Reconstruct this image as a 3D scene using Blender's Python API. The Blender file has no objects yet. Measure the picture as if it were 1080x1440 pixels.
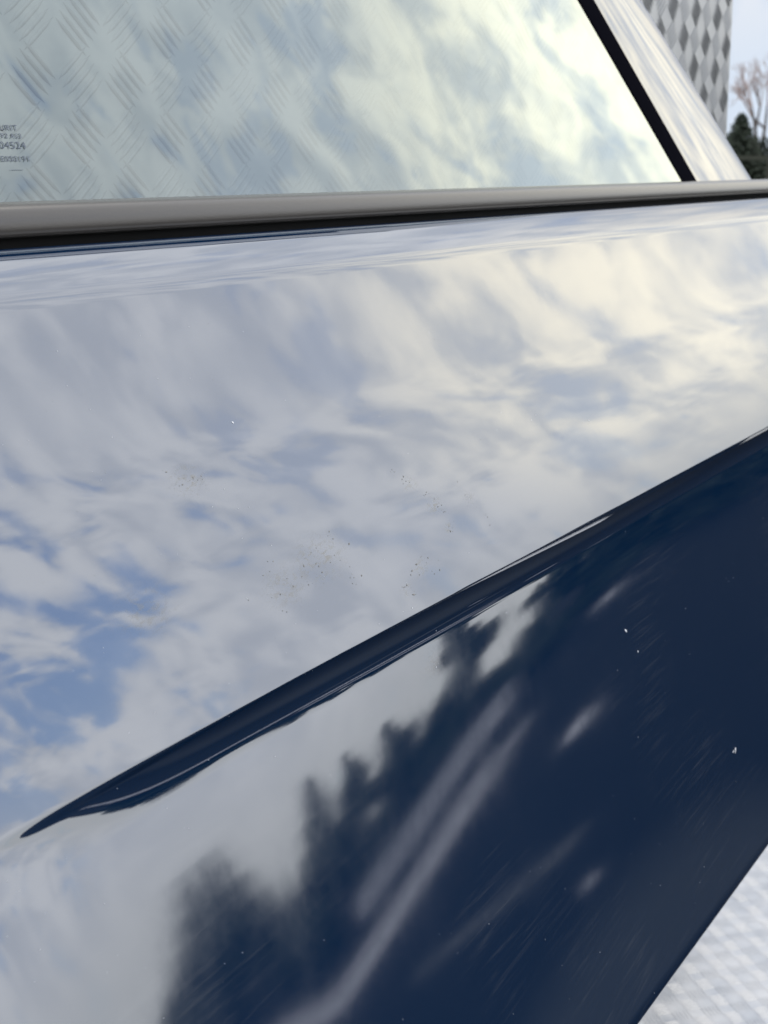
import bpy, bmesh, math, random
from mathutils import Vector, Matrix, noise
random.seed(7)
R = math.radians
sc = bpy.context.scene
col = sc.collection

# ------------------------------------------------------------------ camera
EYE = Vector((0.0, 0.0, 1.10))
F_PX, PITCH, YAW = 2134.0, R(12.906), R(29.43)      # car side runs along +X, its outside faces -Y
cd = bpy.data.cameras.new("camera")
cam = bpy.data.objects.new("camera", cd); col.objects.link(cam)
fwd = Vector((math.cos(YAW) * math.cos(PITCH), math.sin(YAW) * math.cos(PITCH), -math.sin(PITCH)))
cam.location = EYE
cam.rotation_euler = fwd.to_track_quat('-Z', 'Y').to_euler()
cd.sensor_fit = 'AUTO'; cd.sensor_width = 36.0
cd.lens = 36.0 * F_PX / 1440.0
cd.clip_start = 0.02; cd.clip_end = 2000
cd.dof.use_dof = True; cd.dof.focus_distance = 0.74; cd.dof.aperture_fstop = 23.0
sc.camera = cam

# ------------------------------------------------------------------ sky and sun
SUN_AZ, SUN_EL = R(-8.0), R(57.0)
SUN = Vector((math.cos(SUN_AZ) * math.cos(SUN_EL), math.sin(SUN_AZ) * math.cos(SUN_EL), math.sin(SUN_EL)))

class NT:
    """small helper for writing node graphs"""
    def __init__(s, tree):
        s.t = tree; s.n = tree.nodes; s.l = tree.links
    def node(s, kind, **kw):
        n = s.n.new(kind)
        for k, v in kw.items():
            setattr(n, k, v)
        return n
    def put(s, sock, v):
        if isinstance(v, bpy.types.NodeSocket):
            s.l.new(v, sock)
        elif isinstance(v, (tuple, list)) and sock.type == 'RGBA' and len(v) == 3:
            sock.default_value = (*v, 1)
        else:
            sock.default_value = v
    def math(s, op, a, b=0.0, c=0.0, clamp=False):
        n = s.node('ShaderNodeMath', operation=op, use_clamp=clamp)
        s.put(n.inputs[0], a); s.put(n.inputs[1], b); s.put(n.inputs[2], c)
        return n.outputs[0]
    def vmath(s, op, a, b=(0, 0, 0)):
        n = s.node('ShaderNodeVectorMath', operation=op)
        s.put(n.inputs[0], a); s.put(n.inputs[1], b)
        return n.outputs['Value'] if op in ('DOT_PRODUCT', 'LENGTH') else n.outputs[0]
    def ramp(s, v, a, b, lo=0.0, hi=1.0):
        n = s.node('ShaderNodeMapRange', interpolation_type='SMOOTHSTEP')
        s.put(n.inputs[0], v)
        for i, x in enumerate((a, b, lo, hi)):
            s.put(n.inputs[1 + i], x)
        return n.outputs[0]
    def mix(s, f, a, b):
        n = s.node('ShaderNodeMix', data_type='RGBA')
        s.put(n.inputs[0], f); s.put(n.inputs[6], a); s.put(n.inputs[7], b)
        return n.outputs[2]
    def noise(s, vec, scale, detail=4.0, rough=0.55, dist=0.0):
        n = s.node('ShaderNodeTexNoise')
        s.put(n.inputs['Vector'], vec)
        n.inputs['Scale'].default_value = scale; n.inputs['Detail'].default_value = detail
        n.inputs['Roughness'].default_value = rough; n.inputs['Distortion'].default_value = dist
        return n
    def mapping(s, vec, scale=(1, 1, 1), loc=(0, 0, 0), rot=(0, 0, 0)):
        n = s.node('ShaderNodeMapping')
        s.put(n.inputs['Vector'], vec)
        n.inputs['Scale'].default_value = scale; n.inputs['Location'].default_value = loc
        n.inputs['Rotation'].default_value = rot
        return n.outputs[0]

world = bpy.data.worlds.new("World"); sc.world = world
world.use_nodes = True
W = NT(world.node_tree); W.n.clear()
wout = W.node('ShaderNodeOutputWorld')
sky = W.node('ShaderNodeTexSky', sky_type='NISHITA', sun_disc=False)
sky.sun_elevation = SUN_EL; sky.sun_rotation = R(90) - SUN_AZ
sky.air_density = 1.0; sky.dust_density = 0.8; sky.ozone_density = 1.6
bg_blue = W.node('ShaderNodeBackground'); W.put(bg_blue.inputs[0], W.vmath('MULTIPLY', sky.outputs[0], (0.74, 0.92, 1.14)))
bg_blue.inputs[1].default_value = 0.15
bg_cloud = W.node('ShaderNodeBackground')
d = W.node('ShaderNodeTexCoord').outputs['Generated']
sep = W.node('ShaderNodeSeparateXYZ'); W.l.new(d, sep.inputs[0])
dz = sep.outputs[2]
# the cloud deck: direction flattened towards the horizon, broken by layered noise
flat = W.node('ShaderNodeCombineXYZ'); W.l.new(sep.outputs[0], flat.inputs[0]); W.l.new(sep.outputs[1], flat.inputs[1])
around = W.vmath('NORMALIZE', flat.outputs[0])
climb = W.node('ShaderNodeCombineXYZ'); W.put(climb.inputs[2], W.math('MULTIPLY', W.math('ARCSINE', dz), 0.45))
plane = W.vmath('ADD', around, climb.outputs[0])
big = W.noise(W.mapping(plane, (1, 1, 1), (3.1, 1.7, 0.4)), 8.0, 3.0, 0.5, 0.3).outputs[0]
puff = W.noise(W.mapping(plane, (1, 1, 1), (0.3, 5.2, 1.1)), 36.0, 6.0, 0.55, 0.4).outputs[0]
wisp = W.noise(W.mapping(plane, (1, 1, 1), (9.0, 2.2, 3.3)), 24.0, 6.0, 0.58, 1.2).outputs[0]
# clearer sky lies away from the sun, above the left shoulder of the viewer
def lobe(azd, eld, inner, outer):
    v = (math.cos(R(azd)) * math.cos(R(eld)), math.sin(R(azd)) * math.cos(R(eld)), math.sin(R(eld)))
    return W.ramp(W.vmath('DOT_PRODUCT', d, v), math.cos(R(outer)), math.cos(R(inner)))
glow = lobe(-9, 14, 0, 19)             # bright warm cloud bank, placed apart from the high sun
clear = lobe(-43, 22, 2, 14)
farther = lobe(20, 2, 8, 30)         # thin pale sky beyond the car
dens = W.math('ADD', W.math('MULTIPLY', big, 0.40), W.math('MULTIPLY', puff, 0.90))
dens = W.math('SUBTRACT', dens, W.math('MULTIPLY', clear, 0.13))
cover = W.ramp(dens, 0.36, 0.60, 0.0, 1.0)
cover = W.math('MAXIMUM', cover, W.math('SUBTRACT', 0.82, W.math('MULTIPLY', clear, 0.52)))
haze_low = W.ramp(dz, 0.20, 0.03)
cover = W.math('MAXIMUM', cover, W.math('MULTIPLY', haze_low, 0.95))
shade = W.ramp(W.math('ADD', W.math('MULTIPLY', puff, 0.45), W.math('MULTIPLY', wisp, 0.6)), 0.42, 0.63)
cold = W.mix(shade, (0.98, 1.04, 1.15), (1.30, 1.34, 1.41))
warm = W.mix(shade, (1.32, 1.36, 1.38), (2.35, 2.22, 1.84))
lit = W.mix(glow, cold, warm)
lit = W.mix(farther, lit, W.mix(shade, (0.50, 0.57, 0.68), (0.74, 0.72, 0.72)))
W.put(bg_cloud.inputs[0], W.mix(haze_low, lit, W.mix(farther, (1.02, 1.05, 1.06), (0.55, 0.62, 0.72))))
bg_cloud.inputs[1].default_value = 1.0
wm = W.node('ShaderNodeMixShader')
W.put(wm.inputs[0], cover); W.l.new(bg_blue.outputs[0], wm.inputs[1]); W.l.new(bg_cloud.outputs[0], wm.inputs[2])
W.l.new(wm.outputs[0], wout.inputs[0])

sl = bpy.data.lights.new("sun", 'SUN'); sl.energy = 0.5; sl.angle = R(22); sl.color = (1.0, 0.90, 0.74)
so = bpy.data.objects.new("sun", sl); col.objects.link(so)
so.rotation_euler = (-SUN).to_track_quat('-Z', 'Y').to_euler(); so.location = (0, 0, 5)

sc.view_settings.view_transform = 'Standard'; sc.view_settings.look = 'None'
sc.view_settings.exposure = 0.35; sc.view_settings.gamma = 1.0
sc.render.engine = 'CYCLES'
sc.cycles.use_denoising = True
sc.cycles.max_bounces = 8; sc.cycles.glossy_bounces = 6; sc.cycles.transparent_max_bounces = 12

# ------------------------------------------------------------------ helpers
def ray(px, py):
    r, y = px - 540.0, 720.0 - py
    f = F_PX * math.cos(PITCH) + y * math.sin(PITCH)
    return Vector((r * math.sin(YAW) + f * math.cos(YAW), -r * math.cos(YAW) + f * math.sin(YAW),
                   y * math.cos(PITCH) - F_PX * math.sin(PITCH))).normalized()

def tag(o, label=None, cat=None, group=None, kind=None):
    for k, v in (('label', label), ('category', cat), ('group', group), ('kind', kind)):
        if v: o[k] = v
    return o

def empty(name, loc=(0, 0, 0)):
    o = bpy.data.objects.new(name, None); o.location = loc; col.objects.link(o)
    return o

def obj(name, verts, faces, mat, parent=None, smooth=False):
    me = bpy.data.meshes.new(name); me.from_pydata(verts, [], faces); me.update()
    if smooth:
        me.polygons.foreach_set('use_smooth', [True] * len(me.polygons))
    if mat: me.materials.append(mat)
    o = bpy.data.objects.new(name, me); col.objects.link(o)
    if parent:
        o.parent = parent
        o.matrix_parent_inverse = Matrix.Translation(-Vector(parent.location))
    return o

def box_vf(x0, x1, y0, y1, z0, z1, base=0):
    v = [(x0, y0, z0), (x1, y0, z0), (x1, y1, z0), (x0, y1, z0), (x0, y0, z1), (x1, y0, z1), (x1, y1, z1), (x0, y1, z1)]
    f = [(0, 3, 2, 1), (4, 5, 6, 7), (0, 1, 5, 4), (1, 2, 6, 5), (2, 3, 7, 6), (3, 0, 4, 7)]
    return v, [tuple(i + base for i in q) for q in f]

def boxes(name, lst, mat, parent=None):
    V, Fc = [], []
    for b in lst:
        v, f = box_vf(*b, base=len(V)); V += v; Fc += f
    return obj(name, V, Fc, mat, parent)

def lerp(a, b, t): return a + (b - a) * t
def sstep(a, b, x):
    t = min(1.0, max(0.0, (x - a) / (b - a))); return t * t * (3 - 2 * t)
def curve(pts, s):
    """smooth interpolation through (s, value) pairs"""
    for (a, va), (b, vb) in zip(pts, pts[1:]):
        if s <= b: return lerp(va, vb, sstep(a, b, s))
    return pts[-1][1]

# ------------------------------------------------------------------ materials
def mat(name):
    m = bpy.data.materials.new(name); m.use_nodes = True
    t = NT(m.node_tree)
    return m, t, t.n['Principled BSDF']

def simple(name, color, rough=0.5, metal=0.0, ior=1.5, bump=0.0, bscale=200.0, var=0.0):
    m, t, b = mat(name)
    b.inputs['Roughness'].default_value = rough; b.inputs['Metallic'].default_value = metal
    b.inputs['IOR'].default_value = ior
    co = t.node('ShaderNodeTexCoord').outputs['Object']
    n = t.noise(co, bscale, 5.0, 0.6).outputs[0]
    lo = tuple(c * (1 - var) for c in color); hi = tuple(c * (1 + var) for c in color)
    t.put(b.inputs['Base Color'], t.mix(n, lo, hi))
    if bump:
        bp = t.node('ShaderNodeBump'); bp.inputs['Strength'].default_value = bump; bp.inputs['Distance'].default_value = 0.002
        t.l.new(n, bp.inputs['Height']); t.l.new(bp.outputs[0], b.inputs['Normal'])
    return m

def paint():
    m, t, b = mat("navy_paint")
    co = t.node('ShaderNodeTexCoord').outputs['Object']
    b.inputs['IOR'].default_value = 3.0
    flake = t.noise(co, 1500.0, 2.0, 0.5).outputs[0]
    navy = t.mix(flake, (0.001, 0.0125, 0.042), (0.0015, 0.018, 0.055))
    # road film: wiped streaks and specks of pale dust, thicker low down on the side
    z = t.node('ShaderNodeSeparateXYZ'); t.l.new(co, z.inputs[0])
    low = t.ramp(z.outputs[2], 0.885, 0.82)
    wipe = t.noise(t.mapping(co, (5.0, 40.0, 160.0), (0, 0, 0), (0, R(14), 0)), 3.0, 5.0, 0.65, 0.4).outputs[0]
    patch = t.noise(co, 7.0, 3.0, 0.5).outputs[0]
    film = t.math('MULTIPLY', t.ramp(wipe, 0.48, 0.80), t.ramp(patch, 0.42, 0.70))
    t.put(b.inputs['Base Color'], t.mix(t.math('MULTIPLY', film, t.math('ADD', 0.02, t.math('MULTIPLY', low, 0.10))), navy, (0.36, 0.36, 0.37)))
    dust = t.noise(co, 22.0, 8.0, 0.7).outputs[0]
    t.put(b.inputs['Roughness'], t.math('ADD', t.ramp(dust, 0.35, 0.75, 0.02, 0.06), t.math('MULTIPLY', low, 0.040)))
    peel = t.noise(co, 90.0, 2.0, 0.5).outputs[0]
    wave = t.noise(co, 9.0, 1.0, 0.5).outputs[0]
    bp = t.node('ShaderNodeBump'); bp.inputs['Strength'].default_value = 0.14; bp.inputs['Distance'].default_value = 0.0006
    t.l.new(t.math('ADD', t.math('MULTIPLY', peel, 0.05), wave), bp.inputs['Height'])
    t.l.new(bp.outputs[0], b.inputs['Normal'])
    return m

def glass():
    m, t, b = mat("window_glass")
    t.n.remove(b)
    out = t.n['Material Output']
    tr = t.node('ShaderNodeBsdfTransparent'); tr.inputs[0].default_value = (0.70, 0.77, 0.77, 1)
    gl = t.node('ShaderNodeBsdfGlossy'); gl.inputs['Roughness'].default_value = 0.01; gl.inputs[0].default_value = (0.43, 0.465, 0.455, 1)
    lw = t.node('ShaderNodeLayerWeight'); lw.inputs[0].default_value = 0.5
    fr = t.math('ADD', 0.20, t.math('MULTIPLY', t.math('POWER', lw.outputs['Facing'], 2.0), 1.5), clamp=True)
    mx = t.node('ShaderNodeMixShader')
    t.l.new(fr, mx.inputs[0]); t.l.new(tr.outputs[0], mx.inputs[1]); t.l.new(gl.outputs[0], mx.inputs[2])
    t.l.new(mx.outputs[0], out.inputs[0])
    return m

def tread_metal(name, lo, hi, r0, r1):
    m, t, b = mat(name)
    co = t.node('ShaderNodeTexCoord').outputs['Object']
    n = t.noise(co, 14.0, 6.0, 0.65).outputs[0]
    b.inputs['Metallic'].default_value = 1.0
    t.put(b.inputs['Base Color'], t.mix(n, lo, hi))
    t.put(b.inputs['Roughness'], t.ramp(n, 0.3, 0.7, r0, r1))
    return m

def asphalt():
    m, t, b = mat("asphalt")
    co = t.node('ShaderNodeTexCoord').outputs['Object']
    n = t.noise(co, 120.0, 4.0, 0.7).outputs[0]; g = t.noise(co, 0.6, 5.0, 0.6).outputs[0]
    tar = t.mix(t.math('MULTIPLY', t.math('ADD', n, g), 0.5), (0.004, 0.005, 0.006), (0.013, 0.014, 0.016))
    # paler tone added to the ground, mirrored as grey low on the car
    off = t.vmath('SUBTRACT', co, (2.85, -0.80, 0.0))
    mirrored_grey = t.ramp(t.math('ADD', t.vmath('LENGTH', off), t.math('MULTIPLY', g, 0.5)), 1.5, 0.45)
    t.put(b.inputs['Base Color'], t.mix(mirrored_grey, tar, (0.040, 0.043, 0.043)))
    b.inputs['Roughness'].default_value = 0.9; b.inputs['Specular IOR Level'].default_value = 0.02
    return m

M = dict(paint=paint(), glass=glass(), tread=tread_metal('tread_aluminium', (0.42, 0.43, 0.44), (0.58, 0.58, 0.58), 0.42, 0.54), asphalt=asphalt())
M['bars'] = tread_metal('tread_bar_aluminium', (0.17, 0.175, 0.18), (0.36, 0.36, 0.36), 0.36, 0.46)
M['floor'] = tread_metal('floor_aluminium', (0.25, 0.27, 0.30), (0.64, 0.64, 0.65), 0.32, 0.5)
M['moulding'] = simple("satin_grey_trim", (0.096, 0.088, 0.080), 0.26, 0.12, bump=0.05, bscale=900, var=0.08)
M['rubber'] = simple("black_rubber", (0.006, 0.006, 0.009), 0.5, 0, var=0.2)
M['rubber'].node_tree.nodes['Principled BSDF'].inputs['Specular IOR Level'].default_value = 0.0
M['void'] = simple("dark_seal", (0.004, 0.004, 0.004), 0.9)
M['etch'] = simple("etched_print", (0.13, 0.15, 0.19), 0.8)
M['dirt'] = simple("dried_mud", (0.26, 0.245, 0.22), 0.95, var=0.3)
M['chip'] = simple("pale_dust", (0.75, 0.76, 0.78), 0.7)
M['line'] = simple("sliver_pale", (0.68, 0.68, 0.70), 0.8, var=0.15, bscale=30)  # pale tone of the strip added to brighten the crease reflection
M['pale'] = simple("pale_paving", (0.60, 0.59, 0.63), 0.85, var=0.35, bscale=3)
M['concrete'] = simple("concrete", (0.045, 0.047, 0.048), 0.9, var=0.25, bscale=8)
M['hedge'] = simple("conifer_foliage", (0.018, 0.028, 0.014), 0.8, var=0.5, bscale=3)
M['leaf'] = simple("dark_leaf", (0.03, 0.045, 0.028), 0.8, var=0.5, bscale=3)
M['bark'] = simple("bark", (0.10, 0.075, 0.06), 0.9, var=0.3, bscale=20)
M['twig'] = simple("twigs", (0.40, 0.28, 0.23), 0.9, var=0.3, bscale=20)
M['rail'] = simple("weathered_rail", (0.055, 0.058, 0.042), 0.9, var=0.2, bscale=10)
M['tyre'] = simple("tyre_rubber", (0.02, 0.02, 0.02), 0.8)
M['rim'] = simple("rim_metal", (0.5, 0.5, 0.5), 0.35, 0.9)

# ------------------------------------------------------------------ ground
def sheet(name, x0, x1, y0, y1, z, m, kind='structure'):
    return tag(obj(name, [(x0, y0, z), (x1, y0, z), (x1, y1, z), (x0, y1, z)], [(0, 1, 2, 3)], m), kind=kind)
sheet("ground", -400, 600, -600, 600, 0.0, M['asphalt'])

# ------------------------------------------------------------------ tread plate
def tread_bars(name, origin, eu, ev, nu, nv, cu, cv, parent, m, relief=.17, n_bars=5):
    """raised lens-shaped bars in groups of five, neighbouring groups turned the other way"""
    V, Fc = [], []
    en = eu.cross(ev).normalized()
    for i in range(nu):
        for j in range(nv):
            sg = 1 if (i + j) % 2 == 0 else -1
            c = origin + eu * ((i + .5) * cu) + ev * ((j + .5) * cv)
            du = (eu * (cu * .70) + ev * (cv * .70 * sg)) * .90; L = du.length * .5; du.normalize()
            dn = en.cross(du)
            sp = (min(cu, cv) * .88) / n_bars
            for k in range(n_bars):
                p = c + dn * ((k - (n_bars - 1) / 2) * sp) + du * random.uniform(-.02, .02) * L
                w, h = sp * .25, sp * relief
                q = len(V)
                V += [p - du * L, p + du * L, p - du * L * .5 - dn * w, p + du * L * .5 - dn * w,
                      p - du * L * .5 + dn * w, p + du * L * .5 + dn * w, p - du * L * .45 + en * h, p + du * L * .45 + en * h]
                Fc += [(q, q+2, q+6), (q, q+6, q+4), (q+2, q+3, q+7, q+6), (q+6, q+7, q+5, q+4), (q+3, q+1, q+7), (q+7, q+1, q+5)]
    o = obj(name, V, Fc, m, parent, smooth=True)
    o['kind'] = 'stuff'
    return o

BY, BX1 = 0.66, 2.148
tb = tag(empty("treadplate_box", (1.0, BY, 0.012)), "tall silver treadplate box standing close behind the blue car's window", "box")
boxes("side_sheet", [(-0.55, BX1, BY, BY + 0.003, 0.012, 1.80)], M['tread'], tb)
boxes("end_sheet", [(BX1 - 0.003, BX1, BY + 0.0032, BY + 0.6, 0.012, 1.80)], M['tread'], tb)
boxes("end_sheet", [(-0.55, -0.547, BY + 0.0032, BY + 0.6, 0.012, 1.80)], M['tread'], tb)
boxes("lid", [(-0.56, BX1 + 0.01, BY - 0.008, BY + 0.61, 1.8005, 1.815)], M['tread'], tb)
tread_bars("tread_bars", Vector((-0.1, BY - 0.0002, 0.96)), Vector((1, 0, 0)), Vector((0, 0, 1)), 50, 13, 0.045, 0.035, tb, M['bars'])

dk = tag(empty("treadplate_floor", (1.5, 0.9, 0.004)), "pale treadplate floor sheet seen under the car's lower edge", "floor plate")
boxes("floor_sheet", [(-0.6, 4.0, 0.22, 2.0, 0.004, 0.011)], M['floor'], dk)
tread_bars("tread_bars", Vector((1.2, 0.225, 0.0112)), Vector((1, 0, 0)), Vector((0, 1, 0)), 78, 34, 0.030, 0.030, dk, M['floor'], relief=.09)

# ------------------------------------------------------------------ the car
car = tag(empty("parked_car", (0.55, 0.45, 0.012)), "glossy navy blue car with clouds mirrored in its side", "car")

YC, ZCR = 0.333, 0.888           # the swage line
UP = [(0, 24), (0.03, 25.5), (0.07, 28.5), (0.115, 31), (0.176, 30)]
L_UP = 0.182
LEDGE = [(0, 30), (0.0045, 51), (0.020, 54), (0.028, 60), (0.030, 75), (0.033, 95), (0.042, 150), (0.080, 176)]
T_CR = math.tan(R(24))
STEP = 0.020
def indent(x): return 0.0080 * sstep(0.295, 0.47, x) + 0.0026 * sstep(0.45, 0.95, x)
def t_low(x): return lerp(25.0, 15.0, sstep(0.22, 1.08, x))
def lower_y(x, dz):
    """the face below the swage, dz measured down from the swage"""
    return YC + indent(x) - math.tan(R(t_low(x))) * dz - math.tan(R(4.5)) * 0.035 * (1 - math.exp(-dz / 0.035))
def down_y(x, dz):
    u = min(1.0, dz / STEP)
    s1 = 1 - (1 - u) ** 1.9
    s1 *= sstep(-0.0001, lerp(0.0060, 0.0009, sstep(0.33, 0.56, x)), dz)
    return lerp(YC - T_CR * dz, lower_y(x, dz), s1)
def edge_dz(x):
    dz = 0.2
    for _ in range(40): dz = lerp(dz, 1.862 * lower_y(x, dz) - (EYE.z - ZCR), 0.4)
    return dz
def integrate(fn, L, step):
    y, z, out, s_ = YC, ZCR, [], 0.0
    while s_ < L - 1e-9:
        h = step(s_); t = R(fn(s_ + h / 2))
        y += math.sin(t) * h; z += math.cos(t) * h; s_ += h
        out.append((y, z))
    return out
UPPER = list(reversed(integrate(lambda q: curve(UP, q) if q < L_UP else curve(LEDGE, q - L_UP), L_UP + 0.080,
                                lambda q: 0.0004 if q < 0.0016 else (0.004 if q < L_UP else 0.0007))))
def section(x):
    e = edge_dz(x)
    dzs = [0.00022 * k for k in range(1, 9)] + [0.00176 + 0.0005 * k for k in range(1, 49)]
    dzs += [lerp(dzs[-1], e, k / 36) for k in range(1, 37)]
    low = [(down_y(x, q), ZCR - q) for q in dzs]
    y, z = low[-1]
    for k in range(1, 9):                       # flange turned under
        a = R(15 - 25 * k); y += -math.sin(a) * 0.0022; z += -math.cos(a) * 0.0022; low.append((y, z))
    low.append((y + 0.05, z + 0.004))
    return UPPER + [(YC, ZCR)] + low
xs = [0.10 + 0.0125 * i for i in range(142)]
secs = [section(x) for x in xs]
nmin = len(secs[0])
V, Fc = [], []
for i, x in enumerate(xs):
    V += [(x, y, z) for y, z in secs[i]]
for i in range(len(xs) - 1):
    for k in range(nmin - 1):
        if k > len(UPPER) + 42 and xs[i] > 1.28: continue
        a = i * nmin + k
        Fc.append((a, a + 1, a + nmin + 1, a + nmin))
body = obj("quarter_panel", V, Fc, M['paint'], car, smooth=True)

# window seal (black groove) and the satin belt moulding above it
top_y = max(p[0] for p in secs[0]); 
def extrude_x(name, prof, x0, x1, m, n=30, closed=True, parent=car):
    V, Fc = [], []
    N = len(prof)
    for i in range(n + 1):
        x = lerp(x0, x1, i / n)
        V += [(x, y, z) for y, z in prof]
    for i in range(n):
        for k in range(N if closed else N - 1):
            a, b = i * N + k, i * N + (k + 1) % N
            Fc.append((a, a + N, b + N, b))
    if closed:
        Fc.append(tuple(range(N))); Fc.append(tuple(n * N + k for k in reversed(range(N))))
    return obj(name, V, Fc, m, parent, smooth=True)
extrude_x("belt_seal", [(0.462, 1.052), (0.495, 1.052), (0.495, 1.083), (0.462, 1.083)], 0.1, 1.85, M['void'])
mp = []
for k in range(25):
    a = k / 24 * 2 * math.pi
    c, s_ = math.cos(a), math.sin(a)
    sx = math.copysign(abs(c) ** 0.75, c) * 0.009; sz = math.copysign(abs(s_) ** 0.6, s_) * 0.0075
    mp.append((0.460 + sx + 0.25 * sz, 1.0770 + sz))
extrude_x("belt_moulding", mp[:-1], 0.1, 1.86, M['moulding'])

# window glass, divider bar and painted pillar share one leaning plane
TUM = 0.36
def gy(z): return 0.4665 + TUM * (z - 1.0750)
def on_glass(px, py, off=0.0):
    v = ray(px, py); t = (gy(EYE.z) + off) / (v.y - TUM * v.z)
    return EYE + v * t
GN = Vector((0, -1, TUM)).normalized()
ZT = 1.42
def line_at(p0, p1, z): return p0 + (p1 - p0) * ((z - p0.z) / (p1.z - p0.z))
bl0, bl1 = on_glass(957, 254), on_glass(811, 0)       # divider, left edge
br0, br1 = on_glass(980, 254), on_glass(836, 0)       # divider, right edge
sl0, sl1 = on_glass(1080, 254), on_glass(926, 0)      # outline of the pillar
Z0 = 1.070
gA, gB = line_at(bl0, bl1, Z0), line_at(bl0, bl1, ZT)
cL = (0.10, gy(Z0), Z0); cT = (0.10, gy(ZT), ZT)
th = GN * -0.004
gv = [Vector(cL), gA + Vector((.008, 0, 0)), gB + Vector((.008, 0, 0)), Vector(cT)]
gv += [p + th for p in gv]
pane = obj("window_glass", gv, [(0, 1, 2, 3)], M['glass'], car)

def bar_between(name, a0, a1, b0, b1, m, bulge, back, n=14, z0=Z0, z1=ZT):
    V, Fc = [], []
    rows = 24
    for r in range(rows + 1):
        z = lerp(z0, z1, r / rows); p, q = line_at(a0, a1, z), line_at(b0, b1, z)
        for k in range(n + 1):
            u = k / n; e = math.sin(math.pi * u) ** 0.5
            V.append(p.lerp(q, u) + GN * (bulge * e - (back if k in (0, n) else 0)))
    for r in range(rows):
        for k in range(n):
            a = r * (n + 1) + k
            Fc.append((a, a + 1, a + n + 2, a + n + 1))
    return obj(name, V, Fc, m, car, smooth=True)
bar_between("divider_bar", bl0, bl1, br0, br1, M['rubber'], 0.0015, 0.006)

# pillar: flat next to the bar, rolling away round its rear edge
V, Fc = [], []
rows, nn = 30, 30
for r in range(rows + 1):
    z = lerp(Z0, ZT, r / rows); p, q = line_at(br0, br1, z), line_at(sl0, sl1, z)
    w = (q - p); wl = w.length; w.normalize()
    rad = 0.030
    for k in range(nn + 1):
        if k <= 14:
            u = k / 14; V.append(p + w * (u * (wl - rad * 0.55)) - GN * (0.001 + 0.010 * u * u))
        else:
            a = (k - 14) / 16 * R(105)
            base = p + w * (wl - rad * 0.55) - GN * (0.011)
            V.append(base + w * (math.sin(a) * rad * 0.9) - GN * ((1 - math.cos(a)) * rad + math.sin(a) * 0.004))
for r in range(rows):
    for k in range(nn):
        a = r * (nn + 1) + k
        Fc.append((a, a + 1, a + nn + 2, a + nn + 1))
obj("pillar", V, Fc, M['paint'], car, smooth=True)
hz = ZT
boxes("roof_rail", [(0.10, gB.x + 0.25, gy(ZT) - 0.012, gy(ZT) + 0.05, ZT - 0.004, ZT + 0.05)], M['paint'], car)

# rear wheel tucked behind the panel
def lathe(name, prof, m, parent, cx, cy, cz, n=40):
    V, Fc = [], []
    N = len(prof)
    for i in range(n):
        a = 2 * math.pi * i / n
        V += [(cx + r * math.cos(a), cy + y, cz + r * math.sin(a)) for r, y in prof]
    for i in range(n):
        for k in range(N - 1):
            a = i * N + k; b = ((i + 1) % n) * N + k
            Fc.append((a, b, b + 1, a + 1))
    return obj(name, V, Fc, m, parent, smooth=True)
wh = lathe("wheel", [(0.20, -0.09), (0.29, -0.10), (0.325, -0.085), (0.332, 0), (0.325, 0.085), (0.29, 0.10), (0.20, 0.09)], M['tyre'], car, 0.50, 0.54, 0.345)
rim = lathe("rim", [(0.01, -0.05), (0.05, -0.055), (0.12, -0.05), (0.19, -0.08), (0.202, -0.088), (0.202, 0.08)], M['rim'], None, 0.50, 0.54, 0.345)
rim.parent = wh; rim.matrix_parent_inverse = Matrix.Identity(4)

# etched glass marking, only its end is inside the frame
def glass_text(s, px_right, py_base, px_h):
    cu = bpy.data.curves.new("glass_marking", 'FONT'); cu.body = s; cu.align_x = 'RIGHT'
    p = on_glass(px_right, py_base)
    dist = (p - EYE).dot(fwd)
    size = px_h * dist / F_PX / 0.70
    cu.size = size; cu.offset = 0.0; cu.space_character = 1.05
    me_o = bpy.data.objects.new("glass_marking", cu)
    xa = Vector((1.0, 0, 0)); za = GN; ya = za.cross(xa)
    me_o.matrix_world = Matrix(((xa.x, ya.x, za.x, p.x), (xa.y, ya.y, za.y, p.y), (xa.z, ya.z, za.z, p.z), (0, 0, 0, 1))) 
    me_o.matrix_world = me_o.matrix_world @ Matrix.Diagonal((1.42, 1, 1, 1))
    me_o.matrix_world.translation = p + GN * 0.0004
    col.objects.link(me_o)
    bpy.context.view_layer.update()
    dg = bpy.context.evaluated_depsgraph_get()
    me = bpy.data.meshes.new_from_object(me_o.evaluated_get(dg))
    me.transform(me_o.matrix_world)
    col.objects.unlink(me_o); bpy.data.objects.remove(me_o)
    me.materials.clear(); me.materials.append(M['etch'])
    o = bpy.data.objects.new("glass_marking", me); col.objects.link(o)
    o.parent = pane
    o.matrix_parent_inverse = Matrix.Translation(-Vector(car.location))
    o.matrix_parent_inverse = Matrix.Identity(4)
    return o
for s, xr, yb, h in (("SEKURIT", 25, 184, 8), ("43R-000492 AS3", 31, 195, 7), ("M 04524", 37, 209.5, 10), ("E000191", 43, 227.5, 8), ("......", 32, 240, 9)):
    glass_text(s, xr, yb, h)

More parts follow.
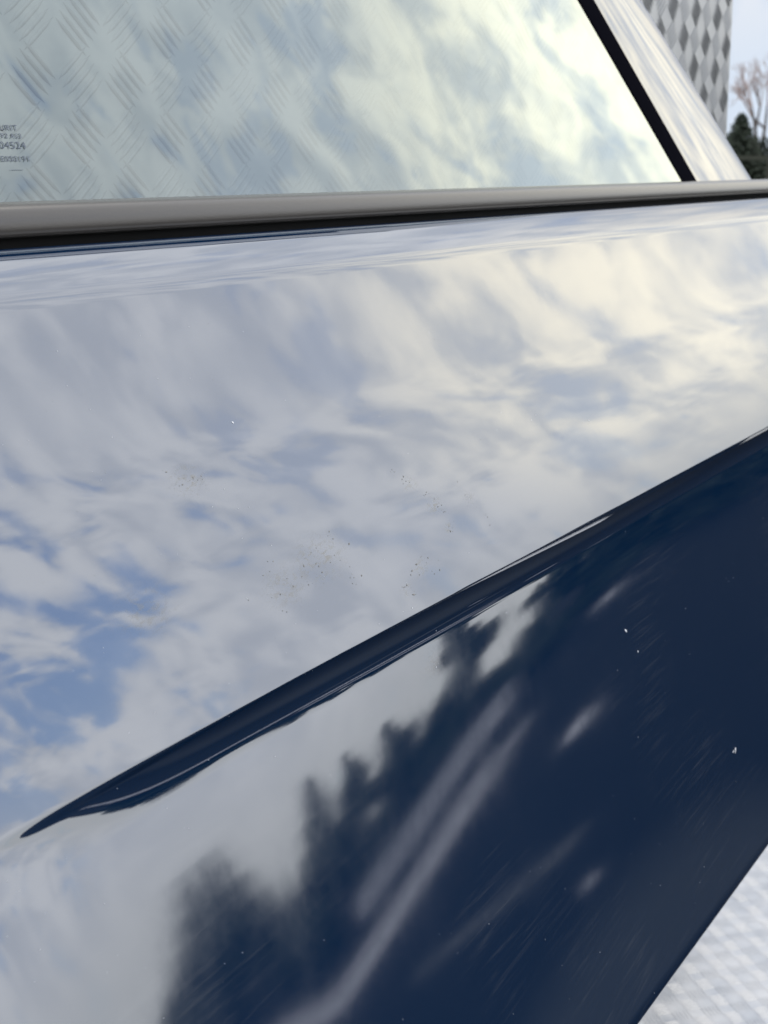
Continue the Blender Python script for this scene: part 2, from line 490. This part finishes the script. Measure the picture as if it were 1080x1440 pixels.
# specks, scuffs and dust that sit on the paint
from mathutils.bvhtree import BVHTree
bm_ = bmesh.new(); bm_.from_mesh(body.data); tree = BVHTree.FromBMesh(bm_)
def paint_hit(px, py):
    loc, nor, _, _ = tree.ray_cast(EYE, ray(px, py))
    if loc is None: return None
    if nor.dot(ray(px, py)) > 0: nor = -nor
    return loc, nor
def flecks(name, items, m):
    """thin irregular dabs of dried dirt lying on the panel; items = (px, py, size in px, stretch, angle)"""
    V, Fc = [], []
    for px, py, s, st, ang in items:
        h = paint_hit(px, py)
        if not h: continue
        p, nrm = h
        size = s * (p - EYE).length / F_PX
        u = Vector((1, 0, 0)) - nrm * nrm.x; u.normalize(); v = nrm.cross(u)
        q = len(V); N = 7
        for k in range(N):
            a = 2 * math.pi * k / N; rr = size * random.uniform(.55, 1.15) * .5
            x, y = math.cos(a) * rr * st, math.sin(a) * rr
            x, y = x * math.cos(ang) - y * math.sin(ang), x * math.sin(ang) + y * math.cos(ang)
            V.append(p + u * x + v * y + nrm * 0.00012)
        V.append(p + nrm * (0.00012 + size * .12))
        Fc += [(q + k, q + (k + 1) % N, q + N) for k in range(N)]
    o = obj(name, V, Fc, m, car); o['kind'] = 'stuff'
    return o
it = []
def path(pts, n, sp, s0, s1):
    for _ in range(int(n * 0.9)):
        f = random.random() * (len(pts) - 1); i = int(f); u = f - i
        x = lerp(pts[i][0], pts[i+1][0], u) + random.gauss(0, sp); y = lerp(pts[i][1], pts[i+1][1], u) + random.gauss(0, sp)
        it.append((x, y, random.uniform(s0, s1) * random.choice((.5, .7, .9, 1.2)), random.uniform(1.0, 2.2), random.uniform(0.2, 1.2)))
path([(485, 745), (468, 770), (440, 800), (425, 820)], 26, 14, 0.9, 2.6)
path([(400, 790), (370, 830), (395, 845)], 16, 14, 0.9, 2.2)
path([(545, 660), (570, 675), (600, 695), (622, 715), (638, 748)], 34, 2.4, 0.9, 2.4)
path([(635, 672), (650, 690), (680, 722), (690, 738)], 12, 2.5, 0.8, 1.8)
path([(575, 805), (600, 790), (612, 802)], 20, 6, 0.9, 2.0)
path([(565, 828), (575, 822), (582, 840)], 12, 3, 0.9, 2.2)
path([(240, 688), (265, 676), (290, 668)], 14, 3, 0.8, 2.2)
path([(225, 660), (232, 668)], 4, 3, 0.9, 2.0)
path([(500, 800), (502, 830)], 8, 4, 0.9, 2.0)
for _ in range(60): it.append((random.uniform(0, 900), random.uniform(430, 900), random.uniform(.4, 1.1), 1.2, 0))
flecks("mud_flecks", it, M['dirt'])
it = [(327, 594, 4.2, 1, 0), (897, 916, 3.4, 1, 0), (1034, 1055, 5, 2.0, .7), (1031, 1057, 3, 2, .3), (880, 887, 4, 2.2, -.5), (580, 855, 2, 1.6, 0.5), (613, 938, 2, 2, 1)]
for _ in range(150): it.append((random.uniform(0, 1080), random.uniform(430, 1440), random.uniform(.4, 1.2), random.uniform(1, 2), random.uniform(0, 3)))
flecks("dust_specks", it, M['chip'])

# soft dried smears round the flecks: dull patches in the paint's gloss, at fixed spots on the panel
def smear_paint(spots):
    t = NT(M['paint'].node_tree); b = t.n['Principled BSDF']
    co = t.node('ShaderNodeTexCoord').outputs['Object']
    total = None
    for px, py, rad, k_ in spots:
        h = paint_hit(px, py)
        if not h: continue
        dist = t.vmath('LENGTH', t.vmath('MULTIPLY', t.vmath('SUBTRACT', co, tuple(h[0])), (0.55, 1, 1)))
        m = t.ramp(dist, rad, rad * .15, 0.0, k_)
        total = m if total is None else t.math('MAXIMUM', total, m)
    grain = t.noise(t.mapping(co, (1, 2.0, 2.0), (0, 0, 0), (0, R(25), 0)), 230.0, 4.0, 0.6, 0.6).outputs[0]
    mask = t.math('MULTIPLY', total, t.ramp(grain, 0.47, 0.66))
    old = b.inputs['Base Color'].links[0].from_socket
    t.put(b.inputs['Base Color'], t.mix(mask, old, (0.27, 0.26, 0.235)))
    t.put(b.inputs['IOR'], t.math('SUBTRACT', 3.0, t.math('MULTIPLY', mask, 1.7)))
smear_paint([(450, 785, .016, .75), (400, 825, .013, .6), (612, 712, .007, .8), (575, 680, .006, .6), (632, 742, .004, .9), (592, 800, .007, .7),
             (572, 830, .005, .7), (265, 676, .010, .8), (205, 860, .014, .45), (660, 700, .006, .4), (610, 930, .010, .5)])

# ------------------------------------------------------------------ what the paint mirrors: the yard on the viewer's side
def strip(name, pts, w, m, label, cat, z=0.004, group=None):
    V, Fc = [], []
    for i, (x, y) in enumerate(pts):
        a = Vector(pts[max(0, i - 1)]); b = Vector(pts[min(len(pts) - 1, i + 1)])
        dvec = (b - a).normalized(); nn_ = Vector((-dvec.y, dvec.x)) * w / 2
        V += [(x - nn_.x, y - nn_.y, z), (x + nn_.x, y + nn_.y, z)]
    for i in range(len(pts) - 1): Fc.append((2*i, 2*i+2, 2*i+3, 2*i+1))
    o = obj(name, V, Fc, m)
    o['kind'] = 'structure'
    return o
def polar(azd, dist): return dist * math.cos(R(azd)), dist * math.sin(R(azd))
strip("path", [polar(a, 16.0) for a in range(-39, -26)], 0.8, M['pale'], None, None)
strip("path", [polar(a, 14.2) for a in range(-41, -24)], 0.8, M['pale'], None, None)
strip("path", [polar(a, 13.5) for a in range(-40, -27)], 0.22, M['pale'], None, None)
strip("kerb", [polar(a, 12.8) for a in range(-41, -25)], 0.45, M['pale'], None, None)
strip("sliver_strip", [(1.55, 0.163), (2.9, 0.095)], 0.10, M['line'], None, None)  # pale strip added to mirror as the bright sliver under the crease
strip("road_marking", [(6.7, -4.1), (5.8, -3.0), (5.2, -2.25), (4.75, -1.65)], 0.13, M['concrete'], None, None)
def added_stone(x, y, w, label):  # pale lump added only to mirror as a blob in the paint
    bm = bmesh.new(); bmesh.ops.create_icosphere(bm, subdivisions=2, radius=1.0)
    for v in bm.verts:
        k_ = 1 + .25 * noise.noise(v.co * 1.3 + Vector((x, y, 0)))
        v.co = Vector((v.co.x * w * k_ + x, v.co.y * w * .7 * k_ + y, max(0.0, v.co.z * w * .4 * k_ + w * .25)))
    me = bpy.data.meshes.new("added_stone"); bm.to_mesh(me); bm.free(); me.materials.append(M['pale'])
    o = bpy.data.objects.new("added_stone", me); col.objects.link(o); tag(o, label, "added_stone")
added_stone(7.34, -2.81, .12, "pale stone on the dark yard, middle blob mirrored in the car's lower side")
added_stone(3.96, -1.27, .035, "small pale stone on the yard, mirrored lowest on the car's side")
added_stone(19.3, -7.9, .2, "pale stone far across the yard, mirrored just under the car's crease")

def leaf_cloud(rng, pts, size, n):
    V, Fc = [], []
    for _ in range(n):
        c, rad = rng.choice(pts)
        while True:
            o = Vector((rng.uniform(-1, 1), rng.uniform(-1, 1), rng.uniform(-1, 1)))
            if o.length < 1: break
        p = c + Vector((o.x * rad[0], o.y * rad[1], o.z * rad[2]))
        a = Vector((rng.gauss(0, 1), rng.gauss(0, 1), rng.gauss(0, 1))).normalized(); b = a.orthogonal().normalized()
        s = size * rng.uniform(.6, 1.4)
        q = len(V)
        V += [p - a * s, p + b * s * .5, p + a * s, p - b * s * .5]; Fc.append((q, q+1, q+2, q+3))
    return V, Fc

def limb(V, Fc, a, b, r0, r1, n=6):
    dv = (b - a); u = dv.orthogonal().normalized(); w = dv.normalized().cross(u); q = len(V)
    for p, r in ((a, r0), (b, r1)):
        for k in range(n):
            t = 2 * math.pi * k / n; V.append(p + u * math.cos(t) * r + w * math.sin(t) * r)
    Fc += [(q + k, q + (k+1) % n, q + n + (k+1) % n, q + n + k) for k in range(n)]

def bushy_tree(x, y, h, wdt, label, rng, group, leaf=0.10, n=4200):
    t = tag(empty("yard_tree", (x, y, 0)), label, "tree", group)
    V, Fc = [], []
    base = Vector((x, y, 0)); limb(V, Fc, base, base + Vector((0, 0, h * .5)), h * .03, h * .018)
    blobs = []
    for k in range(18):
        u = (k // 2 + rng.random()) / 9.0
        wide = wdt * .5 * (0.75 + 0.5 * u if u < .5 else 1.35 * (1.02 - u) / .52 * .75)
        c = base + Vector((rng.uniform(-.6, .6) * wide, rng.uniform(-.6, .6) * wide, h * (.06 + .86 * u)))
        if k % 2: limb(V, Fc, base + Vector((0, 0, h * .1 + h * .4 * u)), c, h * .010, h * .003)
        blobs.append((c, (wide * rng.uniform(.45, .7), wide * rng.uniform(.45, .7), h * rng.uniform(.07, .11))))
    obj("trunk", V, Fc, M['bark'], t)
    V, Fc = leaf_cloud(rng, blobs, leaf, n)
    o = obj("crown", V, Fc, M['leaf'], t); o['kind'] = 'stuff'
    return t
rng = random.Random(3)
ROW = ((-38.2, 25, 1.5, 1.9, "low bush at the left end of the row mirrored in the car, beside open sky"),
       (-37.2, 25.5, 2.0, 1.7, "small dark tree mirrored at the bottom edge of the car's side by pale sky"),
       (-36.0, 25, 3.2, 1.6, "taller ragged dark tree mirrored at the edge of the open pale sky"),
       (-34.0, 25, 2.7, 1.6, "dark tree mirrored over the left end of the added grey wall"),
       (-32.1, 26, 2.6, 1.6, "dark tree mirrored behind the added grey wall, left of the larger gap of sky"),
       (-30.2, 25, 1.6, 1.7, "low bush under the larger gap of pale sky mirrored in the car"),
       (-28.2, 25, 3.5, 1.3, "tall narrow dark tree mirrored between the two gaps of pale sky"),
       (-25.8, 25, 1.05, 1.8, "lowest bush, under the smaller gap of pale sky mirrored in the car"),
       (-22.9, 26, 2.9, 2.4, "broad dark tree mirrored just right of the smaller sky gap"),
       (-20.2, 26, 2.7, 2.8, "broad dark tree mirrored below the middle of the car's crease"),
       (-18.5, 27, 2.6, 3.0, "dark tree third from the right end of the row mirrored in the car"),
       (-15.5, 27, 2.5, 3.2, "dark tree second from the right end of the row mirrored in the car"),
       (-12, 28, 2.5, 3.4, "dark tree at the right end of the row mirrored in the car"))
for azd, dist, h, wd, lab in ROW:
    x, y = polar(azd, dist)
    bushy_tree(x, y, h, wd, lab, rng, "trees across the yard")
(wx0, wy0), (wx1, wy1) = polar(-35.6, 23.5), polar(-26.5, 23.5)  # unseen wall added so the lower panel mirrors a grey streak
yw = tag(empty("streak_wall", (wx0, wy0, 0)), "low grey wall before the trees, mirrored in the car's side", "wall")
wd_ = Vector((wx1 - wx0, wy1 - wy0, 0)); wn = Vector((-wd_.y, wd_.x, 0)).normalized() * .1
def slab(name, z0, z1, k_):
    a, b = Vector((wx0, wy0, 0)), Vector((wx1, wy1, 0))
    v = [p + wn * s_ * k_ + Vector((0, 0, zz)) for p in (a, b) for s_ in (-1, 1) for zz in (z0, z1)]
    obj(name, v, [(0, 1, 3, 2), (4, 6, 7, 5), (0, 4, 5, 1), (2, 3, 7, 6), (1, 5, 7, 3), (0, 2, 6, 4)], M['pale'], yw)
slab("wall_face", 0, .34, 1.0); slab("coping", .34, .41, 1.4)
# ------------------------------------------------------------------ far background beside the box
def place(px, py, dist):
    v = ray(px, py); t = dist / math.hypot(v.x, v.y); return EYE + v * t
hl, hr = place(985, 231, 40), place(1180, 231, 40)
hd = tag(empty("conifer_hedge", (hl.x, hl.y, 0)), "dark evergreen hedge behind the pale rail at the far right", "hedge")
blobs = []
for i in range(26):
    u = i / 25; p = hl.lerp(hr, u)
    for zz in (0.35, 0.9, 1.35):
        blobs.append((Vector((p.x, p.y, zz)), (.35, .5, .42)))
V, Fc = leaf_cloud(rng, blobs, 0.07, 9000)
o = obj("hedge_foliage", V, Fc, M['hedge'], hd); o['kind'] = 'stuff'
ct = place(1040, 231, 38)
cn = tag(empty("conifer_tree", (ct.x, ct.y, 0)), "small pointed dark conifer rising above the hedge at far right", "tree")
V, Fc = [], []; limb(V, Fc, Vector((ct.x, ct.y, 0)), Vector((ct.x, ct.y, 1.9)), .06, .015); obj("trunk", V, Fc, M['bark'], cn)
blobs = [(Vector((ct.x, ct.y, lerp(.4, 2.02, i / 9))), (lerp(1.5, .16, (i / 9) ** 1.3), lerp(1.2, .16, i / 9), .26)) for i in range(10)]
blobs += [(c + Vector((rng.uniform(-.3, .3), rng.uniform(-.3, .3), rng.uniform(-.1, .15))), (.35, .35, .2)) for c, _ in blobs[:7]]
V, Fc = leaf_cloud(rng, blobs, 0.06, 6000); o = obj("crown", V, Fc, M['hedge'], cn); o['kind'] = 'stuff'
bt = place(1066, 231, 46)
bn = tag(empty("bare_tree", (bt.x, bt.y, 0)), "leafless brown tree against the sky above the hedge", "tree")
V, Fc = [], []; V2, F2 = [], []
def grow(p, dv, L, r, dep):
    e = p + dv * L
    (limb(V, Fc, p, e, r, r * .7, 5) if dep > 3 else limb(V2, F2, p, e, r, r * .7, 3))
    if dep == 0: return
    for _ in range(3 if dep < 5 else 2):
        nd = (dv + Vector((rng.gauss(0, .42), rng.gauss(0, .42), rng.gauss(.10, .30)))).normalized()
        grow(e, nd, L * rng.uniform(.62, .85), r * .62, dep - 1)
grow(Vector((bt.x, bt.y, 0)), Vector((0, 0, 1)), 1.25, .10, 6)
obj("trunk", V, Fc, M['bark'], bn); o = obj("crown", V2, F2, M['twig'], bn); o['kind'] = 'stuff'
fl, fr_ = place(985, 231, 37), place(1180, 231, 37)
fe = tag(empty("rail_fence", (fl.x, fl.y, 0)), "low weathered rail fence in front of the dark hedge", "fence")
dv = (fr_ - fl); L = dv.length; dv.normalize(); nv = Vector((-dv.y, dv.x, 0))
def beam(name, p, q, hw, z0, z1):
    v = [Vector((a.x, a.y, 0)) + nv * s + Vector((0, 0, zz)) for a in (p, q) for s in (-hw, hw) for zz in (z0, z1)]
    return obj(name, v, [(0, 1, 3, 2), (4, 6, 7, 5), (0, 4, 5, 1), (2, 3, 7, 6), (1, 5, 7, 3), (0, 2, 6, 4)], M['rail'], fe)
beam("rail", fl, fr_, .03, 1.20, 1.29); beam("rail", fl, fr_, .03, .55, .64)
for i in range(3):
    p = fl + dv * (L * (i + .5) / 3); beam("post", p - dv * .05, p + dv * .05, .05, 0, 1.18)
